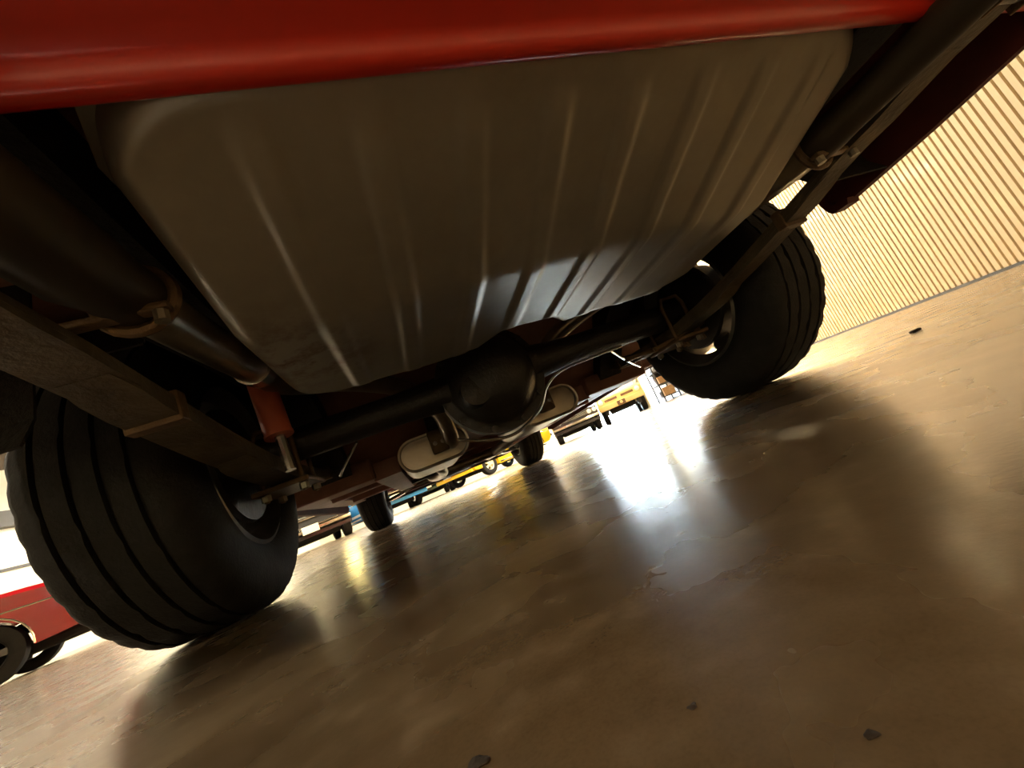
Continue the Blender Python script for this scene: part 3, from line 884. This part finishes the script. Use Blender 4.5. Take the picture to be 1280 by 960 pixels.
# a row of cars parked nose out in front of the back wall
classic_car('crimson_coupe', 'crimson coupe standing beyond the big left tyre, side on, tail to the right', -238, 9.3, heading(-5, -104), 'crimson', rim='rim', rear_overhang=1.12)
classic_car('black_coupe', 'black coupe facing the camera with pale licence plate and bright grille surround', 396, 13.6, heading(396, 3), 'black', rim='rim', W=1.66, L=4.5)
classic_car('blue_coupe', 'bright blue coupe with white lower stripe behind the front left tyre', 477, 14.6, heading(477, 18), 'blue', rim='white', stripe='white', face='bars', W=1.74)
classic_car('green_coupe', 'dark green coupe with chrome bumper parked between the blue and the yellow car', 539, 17.0, heading(539, 2), 'green', rim='white', face='bars')
classic_car('yellow_coupe', 'yellow coupe parked askew behind the differential and front right tyre', 626, 14.4, heading(626, -42), 'yellow', rim='plate', face='bars')
classic_car('black_sedan', 'black sedan with chrome front bumper parked right of the yellow car', 724, 15.2, heading(724, 2), 'black', rim='white', face='bars', plate=False, L=4.3, W=1.62, rear_overhang=.9)

# tan off-road car, boxy, facing the camera
def off_roader(px, d, deg):
    pos, _ = ground(px, d)
    t = tag(empty('tan_off_road_car', pos, heading(px, deg)), 'boxy desert tan off-road car facing the camera beside the bright door', 'car')
    W = 1.58; yn = 1.65
    out = [(-1.6, .46)] + arch(-1.05, .36, .42, .46, .42) + arch(1.05, .36, .42, .42, .46) + [(yn, .46), (yn, .86), (yn - .1, .93), (.55, .98), (.5, 1.0), (-1.6, 1.0)]
    MB().loft([[(x, y, z) for y, z in out] for x in (-W / 2, W / 2)]).build('body', 'tan', t)
    for sx in (-1, 1):
        for yy in (-1.05, 1.05):
            small_wheel(t, (sx * (W / 2 - .12), yy, .35), .35, .20, 'grey', sx < 0)
        MB().bevel_box(min(sx * .07, sx * .50), max(sx * .07, sx * .50), yn - .02, yn + .012, .72, .80, .004).build('grille_slot', 'slot_brown', t)
        MB().lathe([(yn - .02, .085), (yn + .03, .085), (yn + .045, .05), (yn + .05, .001)], (sx * .64, 0, .77), 'Y', 20).build('headlight', 'lens', t, True)
        MB().bevel_box(min(sx * .50, sx * .62), max(sx * .50, sx * .62), yn - .3, yn + .02, .28, .46, .01).build('skid_bracket', 'slot', t)
    MB().bevel_box(-.80, .80, yn, yn + .12, .46, .63, .015).build('front_bumper', 'tan', t)
    MB().bevel_box(-.14, .14, yn + .121, yn + .135, .47, .62, .006).build('winch_plate', 'slot_brown', t)
    MB().lathe([(yn + .136, .05), (yn + .146, .045), (yn + .147, .001)], (0, 0, .545), 'Y', 14).build('winch_hook_ring', 'tan', t, True)
    MB().tube([(-.72, .55, .98), (-.70, .45, 1.34), (-.64, .43, 1.40), (.64, .43, 1.40), (.70, .45, 1.34), (.72, .55, .98)], .03, 8).build('windshield_frame', 'grey', t)
    MB().add([(-.70, .54, 1.0), (.70, .54, 1.0), (.66, .45, 1.37), (-.66, .45, 1.37), (-.70, .53, 1.0), (.70, .53, 1.0), (.66, .44, 1.37), (-.66, .44, 1.37)], [(0, 1, 2, 3), (4, 7, 6, 5), (0, 4, 5, 1), (1, 5, 6, 2), (2, 6, 7, 3), (3, 7, 4, 0)]).build('windshield', 'lens', t)
    MB().tube([(-.70, -.7, 1.0), (-.68, -.75, 1.45), (-.62, -.76, 1.52), (.62, -.76, 1.52), (.68, -.75, 1.45), (.70, -.7, 1.0)], .03, 8).build('roll_bar', 'grey', t)
    for sx in (-.36, .36):
        MB().bevel_box(sx - .24, sx + .24, -.45, .05, .9, 1.02, .03).build('seat_cushion', 'vinyl', t)
        MB().bevel_box(sx - .24, sx + .24, -.55, -.43, .95, 1.3, .03).build('seat_back', 'vinyl', t)
    MB().bevel_box(-.45, .45, -1.5, 1.4, .30, .48, .03).build('underbody', 'undercoat', t)
    return t
off_roader(782, 15.5, 2)

# ------------------------------------------------------------------ parts rack and its load by the far end of the corrugated wall
RK, _v = ground(836, 12.9)
rk = tag(empty('parts_rack', RK, rzr), 'dark steel rack of car parts against the far end of the corrugated wall', 'rack')
for sx in (-.22, .22):
    for sy in (-.55, .55):
        MB().bevel_box(sx - .02, sx + .02, sy - .02, sy + .02, 0, 1.15, .004).build('post', 'slot', rk)
for z_ in (.12, .50, .88):
    MB().bevel_box(-.24, .24, -.57, .57, z_, z_ + .03, .004).build('shelf', 'slot', rk)
def on_rack(y, z):
    v = Matrix.Rotation(rzr, 3, 'Z') @ Vector((0, y, z))
    return RK + v
for y, z, hx, hy, hz, nm, mt_, lb in ((-.34, .15, .16, .18, .24, 'cardboard_box', 'card', 'brown cardboard box on the bottom shelf of the parts rack, left end'),
                                      (.10, .15, .16, .16, .17, 'metal_crate', 'slot', 'black metal crate on the bottom shelf of the parts rack'),
                                      (-.25, .53, .15, .2, .2, 'cardboard_box', 'card', 'brown cardboard box on the middle shelf of the parts rack')):
    t = tag(empty(nm, on_rack(y, z), rzr), lb, 'box' if 'box' in nm else 'crate')
    MB().bevel_box(-hx, hx, -hy, hy, 0, hz, .008).build('body', mt_, t)
    MB().bevel_box(-hx - .006, hx + .006, -hy - .006, hy + .006, hz - .03, hz + .008, .004).build('lid', mt_, t)
t = tag(empty('spare_tire', on_rack(.28, .53 + .30), rzr), 'spare tyre standing upright on the middle shelf of the parts rack', 'tire')
MB().lathe([(-.07, .17), (-.09, .2), (-.085, .28), (-.05, .30), (.05, .30), (.085, .28), (.09, .2), (.07, .17)], (0, 0, 0), 'X', 28).build('carcass', 'rubber', t, True)
MB().lathe([(-.07, .175), (0, .15), (.07, .175)], (0, 0, 0), 'X', 28).build('wheel_rim', 'rim', t, True)
t = tag(empty('gear_casing', on_rack(-.15, .91), rzr), 'dark gear casing on top of the parts rack', 'car part')
MB().lathe([(0, .14), (.02, .15), (.12, .12), (.2, .07), (.28, .06), (.29, .001)], (0, 0, 0), 'Z', 24).build('casing', 'drum', t, True)
MB().lathe([(0, .16), (.018, .16)], (0, 0, 0), 'Z', 24).build('flange', 'drum', t)
# switch box on the corrugated wall above the rack
t = tag(empty('switch_box', room(13.2, b1 - .06, 1.75), rzr), 'small grey switch box fixed to the far corrugated wall', 'switch box')
MB().bevel_box(-.05, .06, -.11, .11, -.15, .15, .01).build('case', 'grey', t)
MB().bevel_box(-.08, -.05, -.03, .03, -.05, .05, .006).build('lever', 'slot', t)

# ------------------------------------------------------------------ grit on the floor close to the lens
def grit(loc, r, label, fl=.35):
    bm = bmesh.new()
    bmesh.ops.create_icosphere(bm, subdivisions=2, radius=r)
    for v in bm.verts:
        q = 1 + .35 * math.sin(v.co.x / r * 3.1 + loc[0] * 40) * math.cos(v.co.y / r * 2.7 + loc[1] * 31)
        v.co = Vector((v.co.x * q * 1.3, v.co.y * q, v.co.z * fl * q))
    zmin = min(v.co.z for v in bm.verts)
    mb = MB(); bm.verts.index_update()
    mb.add([(v.co.x, v.co.y, v.co.z - zmin) for v in bm.verts], [[v.index for v in f.verts] for f in bm.faces]); bm.free()
    o = mb.build('grit_flake', 'chip', None, True)
    o.location = loc
    tag(o, label, 'debris', 'flakes of grit on the floor')
grit((-.3335, -.9545, 0), .0030, 'dark green-black flake at the bottom edge, nearest to the lens', .25)
grit((-.2700, -.9880, 0), .0014, 'small brown flake on the floor in the lower middle', .2)
grit((-.2486, -1.0250, 0), .0014, 'dark flake in the lower right corner of the floor', .2)
grit((.8900, -.4303, 0), .010, 'dark crumb on the lit floor beside the corrugated wall', .4)
